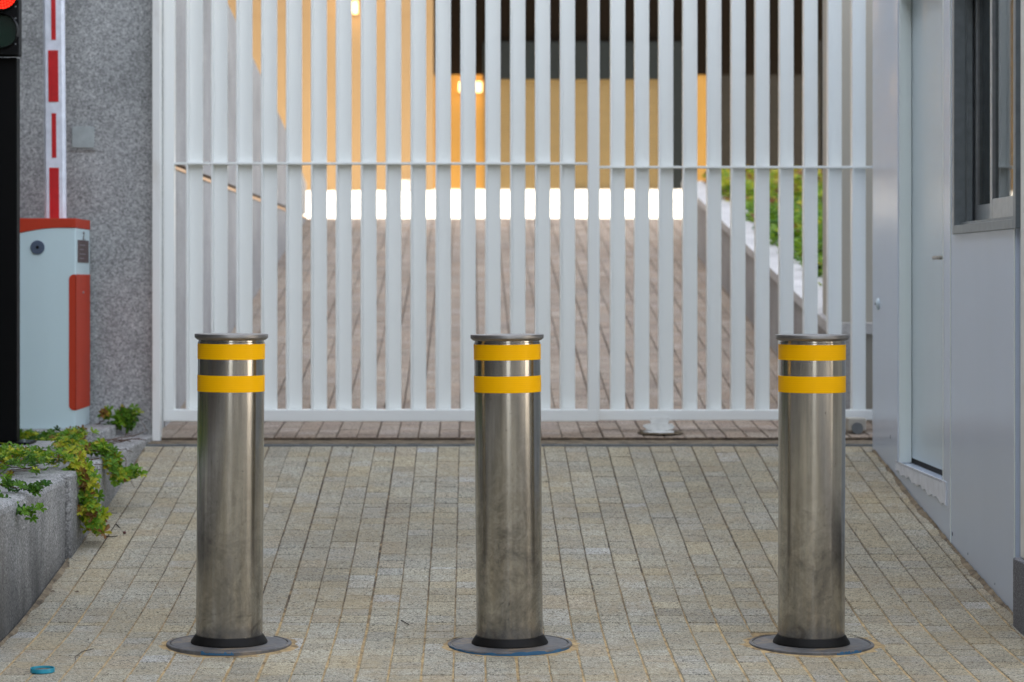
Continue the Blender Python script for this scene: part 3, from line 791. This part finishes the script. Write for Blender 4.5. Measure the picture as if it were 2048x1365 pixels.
# ------------------------------------------------------------------ unseen blocks added to shade the drive and shape the bollard reflections
def block(name, label, x0, x1, y0, y1, z1, wall, face, floors=4, bays=6):
    tt = thing(name, label, 'building', ((x0+x1)/2, (y0+y1)/2, 0))
    b = MB(); b.box(x0, x1, y0, y1, -.1, z1); at0(b, tt).build('wall', wall, tt)
    return tt
block('shade_block', 'unseen tall grey block added behind the granite wall to keep sun off the ramp', -12, -5.0, 11.8, 22.03, 15, M['facaded'], 'E', 5, 5)
block('shade_block', 'unseen tall grey block added beyond the planted bed to shade the drive', -16, -5.0, -9, 11.799, 15, M['facade'], 'E', 5, 8)
block('reflection_block', 'unseen dark building added across the street for bollard reflections, on the guard house side', 4.0, 20, -20, -14, 9, M['facade'], 'N', 4, 7)
block('reflection_block', 'unseen dark building added across the street for bollard reflections, on the kerb side', -24, -1.5, -21, -14, 9, M['facade'], 'N', 4, 9)
block('reflection_block', 'unseen pale sunlit building added past the guard house for a bright bollard reflection', 26, 36, -5, 3.6, 14, M['cope'], 'W', 4, 3)
block('reflection_block', 'unseen dark building added past the guard house for bollard reflections', 24, 36, -22, -8, 12, M['facaded'], 'W', 4, 4)

# ------------------------------------------------------------------ planting
class Leaves(MB):
    def leaf(s, p, d, up, L, Wd, tone):
        d = d.normalized(); side = d.cross(up);  side = side.normalized() if side.length > 1e-4 else Vector((1,0,0))
        nrm = side.cross(d).normalized(); n = len(s.v)
        fold = Wd*.22
        pts = [p, p+d*L*.35+side*Wd*.27+nrm*fold, p+d*L*.76+side*Wd*.48+nrm*fold, p+d*L-nrm*L*.10, p+d*L*.76-side*Wd*.48+nrm*fold, p+d*L*.35-side*Wd*.27+nrm*fold, p+d*L*.55]
        s.v += [tuple(q) for q in pts]
        for q in ((0,1,6),(1,2,6),(2,3,6),(3,4,6),(4,5,6),(5,0,6)): s.face([n+i for i in q], tone)
    def rosette(s, c, axis, size, r, y0=.3):
        axis = axis.normalized(); u = axis.cross(Vector((.3,.8,.2))).normalized(); v = axis.cross(u)
        n = r.choice((5,6,7,8)); a0 = r.uniform(0, 6.28); t0 = min(1, max(0, r.gauss(y0, .17))) if r.random() > .05 else .93
        for i in range(n):
            a = a0+2*math.pi*i/n+r.uniform(-.2,.2); tilt = r.uniform(.15,.75)
            d = (math.cos(a)*u+math.sin(a)*v)*math.cos(tilt)+axis*math.sin(tilt)
            s.leaf(c, d, axis, size*r.uniform(.7,1.15), size*r.uniform(.40,.56), (min(1,max(0,t0+r.uniform(-.12,.12))), 0, 0))

def inpad(x, y): return (-2.27 < x < -1.735 and 9.47 < y < 10.19) or (-2.34 < x < -1.69 and 10.84 < y < 11.4)
r = random.Random(21); lv = Leaves(); st = MB()
def bare(x, y):
    if x > -1.86:
        lim = -1.60-.03*math.sin(y*9)
        if y < 8.78: return r.random() < .985
        if y < 9.75: return x > -1.60 or r.random() < .35+.3*math.sin(x*31+y*17)
        if y < 10.35: return x > -1.66-.05*math.sin(y*13) or r.random() < .2
        return x > -1.78 or r.random() < .35
    return False
for i in range(5200):
    y = r.uniform(7.4, 11.3); x = -1.55-abs(r.gauss(0, .5)) if r.random() < .55 else r.uniform(-3.0, -1.56)
    if x < -3 or inpad(x, y) or bare(x, y): continue
    base = .425 if x < -1.87 else .452
    hmax = .065 if y < 10.2 else .05
    h = base+hmax*r.random()**.7+ .025*(.5+.5*math.sin(x*17+y*11))
    lean = Vector((r.gauss(0,.45), r.gauss(-.15,.45), 1))
    yel = .34+.25*math.sin(x*5.1+y*3.7)*math.sin(y*6.3-x*2)
    lv.rosette(Vector((x, y, h)), lean, r.uniform(.018,.031), r, yel+.14)
tag(lv.build('ground_cover', M['leaf']), 'low green and yellow leafy cover filling the granite bed', 'ground cover', kind='stuff')
# soil stems under the leaves
for i in range(140):
    x = r.uniform(-2.6,-1.6); y = r.uniform(8.85,10.9)
    if inpad(x, y): continue
    p = Vector((x, y, .455)); pts = [p]
    d = Vector((r.uniform(-1,1), r.uniform(-1,1), 0)).normalized()
    for k in range(4): d = (d+Vector((r.gauss(0,.4), r.gauss(0,.4), 0))).normalized(); p = p+d*.05+Vector((0,0,r.gauss(0,.006))); pts.append(p.copy())
    st.tube(pts, .0018, 4)
tag(st.build('stems', M['stem']), 'thin brown creeping stems under the bed planting', 'stems', kind='stuff')

def vine(label, paths, size, yel, seed, every=.035, bare_to=0.0, fan=.012):
    rr = random.Random(seed); t = thing('trailing_vine', label, 'plant', paths[0][0])
    lf = Leaves(); sm_ = MB()
    for path in paths:
        pts = [Vector(p) for p in path]; fine = []
        for a, c in zip(pts, pts[1:]):
            for k in range(6): q = a.lerp(c, k/6)+Vector((rr.gauss(0,.003), rr.gauss(0,.003), rr.gauss(0,.003))); fine.append(q)
        fine.append(pts[-1]); L = len(fine)
        sm_.tube(fine, [.0032*(1-.7*i/L) for i in range(L)], 5)
        for i in range(L):
            if i/L < bare_to: continue
            for q in range(2):
                if rr.random() > every*22: continue
                p = fine[i]+Vector((rr.gauss(0,fan), rr.gauss(0,fan), rr.gauss(0,fan)))
                lf.rosette(p, Vector((rr.uniform(-.2,.8), -rr.uniform(.3,1), rr.uniform(.2,1))), size*rr.uniform(.75,1.15), rr, yel)
    at0(sm_, t).build('stem', M['stem'], t)
    if lf.v: at0(lf, t).build('leaves', M['leaf'], t)
vine('yellow green vine hanging down the face of the second kerb block', [
    [(-1.62,9.35,.50),(-1.56,9.22,.49),(-1.515,9.15,.44),(-1.50,9.15,.34),(-1.485,9.17,.26),(-1.455,9.18,.20)],
    [(-1.60,9.38,.49),(-1.53,9.28,.47),(-1.505,9.25,.38),(-1.490,9.25,.28),(-1.47,9.22,.22)],
    [(-1.55,9.25,.46),(-1.51,9.22,.40),(-1.50,9.20,.32),(-1.50,9.18,.24)]], .034, .62, 3, .04, .05, .016)
vine('vine sprig reaching over the third kerb block toward the paving', [
    [(-1.70,9.90,.49),(-1.60,9.86,.50),(-1.53,9.82,.47),(-1.49,9.80,.43),(-1.455,9.82,.385),(-1.43,9.84,.365)],
    [(-1.62,9.80,.49),(-1.54,9.76,.48),(-1.50,9.74,.42),(-1.47,9.74,.37)]], .033, .5, 5, .04, .1, .018)
vine('dark green leafy sprigs lying over the top of the nearest kerb block', [
    [(-1.80,8.25,.49),(-1.70,8.22,.485),(-1.62,8.20,.475),(-1.55,8.22,.462),(-1.50,8.25,.468)],
    [(-1.78,8.12,.475),(-1.68,8.05,.455),(-1.60,8.02,.435),(-1.53,8.0,.405),(-1.485,8.0,.405)],
    [(-1.85,8.40,.48),(-1.76,8.35,.50),(-1.70,8.33,.49)]], .026, .18, 8, .028, .15, .008)
vine('small plant growing against the granite wall behind the barrier machine', [
    [(-1.80,11.26,.50),(-1.76,11.25,.53),(-1.74,11.24,.56)],[(-1.72,11.27,.47),(-1.69,11.25,.52),(-1.67,11.24,.555)],
    [(-1.66,11.28,.46),(-1.64,11.25,.51),(-1.62,11.24,.555)]], .038, .35, 11, .03, .3, .012)
vine('bare brown stem lying on the farthest kerb block below the granite wall', [
    [(-1.70,10.7,.46),(-1.60,11.0,.462),(-1.55,11.2,.475),(-1.59,11.25,.53)]], .02, .3, 13, 0, .98)
vine('bare brown root hanging over the kerb near the white gate post', [
    [(-1.86,10.2,.46),(-1.75,10.15,.468),(-1.62,10.12,.468),(-1.55,10.1,.462),(-1.49,10.08,.43),(-1.475,10.05,.36),(-1.44,10.02,.31)],
    [(-1.57,10.1,.463),(-1.52,10.25,.458),(-1.49,10.3,.44)]], .02, .3, 12, 0, .98)
# shrubs on the planted bank inside the gate
lv = Leaves(); r = random.Random(5)
for i in range(5200):
    y = 12.4+7.8*r.random()**.75; x = 2.02+abs(r.gauss(0, .9))
    if x > 5 or (x < 2.12 and r.random() < .6): continue
    if 17.4 < y < 18.6 and r.random() < .8: continue
    z = gz(y)+.47+.10*r.random()+(.06 if y > 18.5 else 0)*r.random()
    lv.rosette(Vector((x, y, z)), Vector((r.gauss(0,.4), r.gauss(-.4,.4), 1)), r.uniform(.045,.075), r, .45+.4*smooth(17.5, 19.5, y)-.1)
tag(lv.build('bank_shrubs', M['leafb']), 'dense green and yellow low shrubs on the bank inside the gate', 'shrubs', kind='stuff')

# ------------------------------------------------------------------ litter
def on(x, y, dz=.003): return (x, y, gz(y)+dz)
def twig(label, pts, rad, mat=None, cat='twig', nm='twig'):
    b = MB(); b.tube([on(*p, rad+.002) for p in pts], [rad*(1-.5*i/len(pts)) for i in range(len(pts))], 6)
    o = b.build(nm, mat or M['twig']); tag(o, label, cat); return o
def G(px, py):      # point on the paving seen near that place (used to read positions off the photo)
    lo, hi = 5.0, 11.0
    for _ in range(40):
        y = (lo+hi)/2
        if 560+(1.2-gz(y))*F/y > py: lo = y
        else: hi = y
    return (PX(px, y), y)
twig('short black twig lying between the kerb side bollard and the middle one', [G(803,1244), G(809,1247), G(818,1252)], .0022)
twig('long thin curved stalk lying beside the teal ring', [G(187,1300), G(165,1305), G(150,1316), G(152,1326)], .0013)
twig('pale brown stick lying beside a berry below the hanging vine', [G(209,1075), G(222,1076), G(235,1075)], .0028)
twig('small dark twig beside the kerb above the pale stick', [G(232,1050), G(240,1058)], .0022)
twig('thin dry stem lying beyond the hanging vine', [G(196,1023), G(215,1027), G(234,1029)], .0014)
x, y = G(249, 1069); b = MB(); b.lathe([(0,-.006),(.005,-.0045),(.0075,0),(.005,.005),(0,.006)], 0, 0, 14)
tag(b.build('berry', M['berry'], sm=True, loc=on(x, y, .007)), 'dark red berry on the paving below the vine', 'berry')
def dead_leaf(px, py, a, label, sz=.012):
    x, y = G(px, py); b = Leaves(); b.leaf(Vector((0,0,.003)), Vector((math.cos(a), math.sin(a), .12)), Vector((0,0,1)), sz*1.6, sz, None)
    b.c = [None]*len(b.c)
    tag(b.build('dead_leaf', M['stem'], loc=on(x, y, .002)), label, 'leaf')
dead_leaf(100, 1187, .5, 'curled dead leaf at the foot of the nearest kerb block')
dead_leaf(158, 1188, 2.5, 'orange dead leaf on the paving by the pale bluish blocks', .014)
dead_leaf(27, 1239, 1.0, 'dead leaf where the kerb foot meets the picture edge')
dead_leaf(177, 1284, 2.0, 'dead leaf on a sand joint above the curved stalk')
dead_leaf(163, 1075-10, 1.2, 'red brown dead leaf under the tip of the hanging vine')
dead_leaf(690, 885+3, 0, 'yellowed leaf on the metal edging before the gate')
# teal ring with sand in it
x, y = G(85, 1344)
t = thing('plastic_ring', 'flat teal plastic ring full of sand on the paving', 'plastic ring', (x, y, gz(y)))
b = MB(); b.lathe([(.0355,.0),(.0375,.0),(.0378,.011),(.0372,.013),(.0355,.013),(.0350,.011),(.0350,.0)], 0, 0, 48); b.build('ring', M['teal'], t, sm=True)
b = MB(); b.lathe([(0,.0075),(.02,.008),(.0348,.0055)], 0, 0, 24); b.build('sand_fill', M['silt'], t, sm=True)
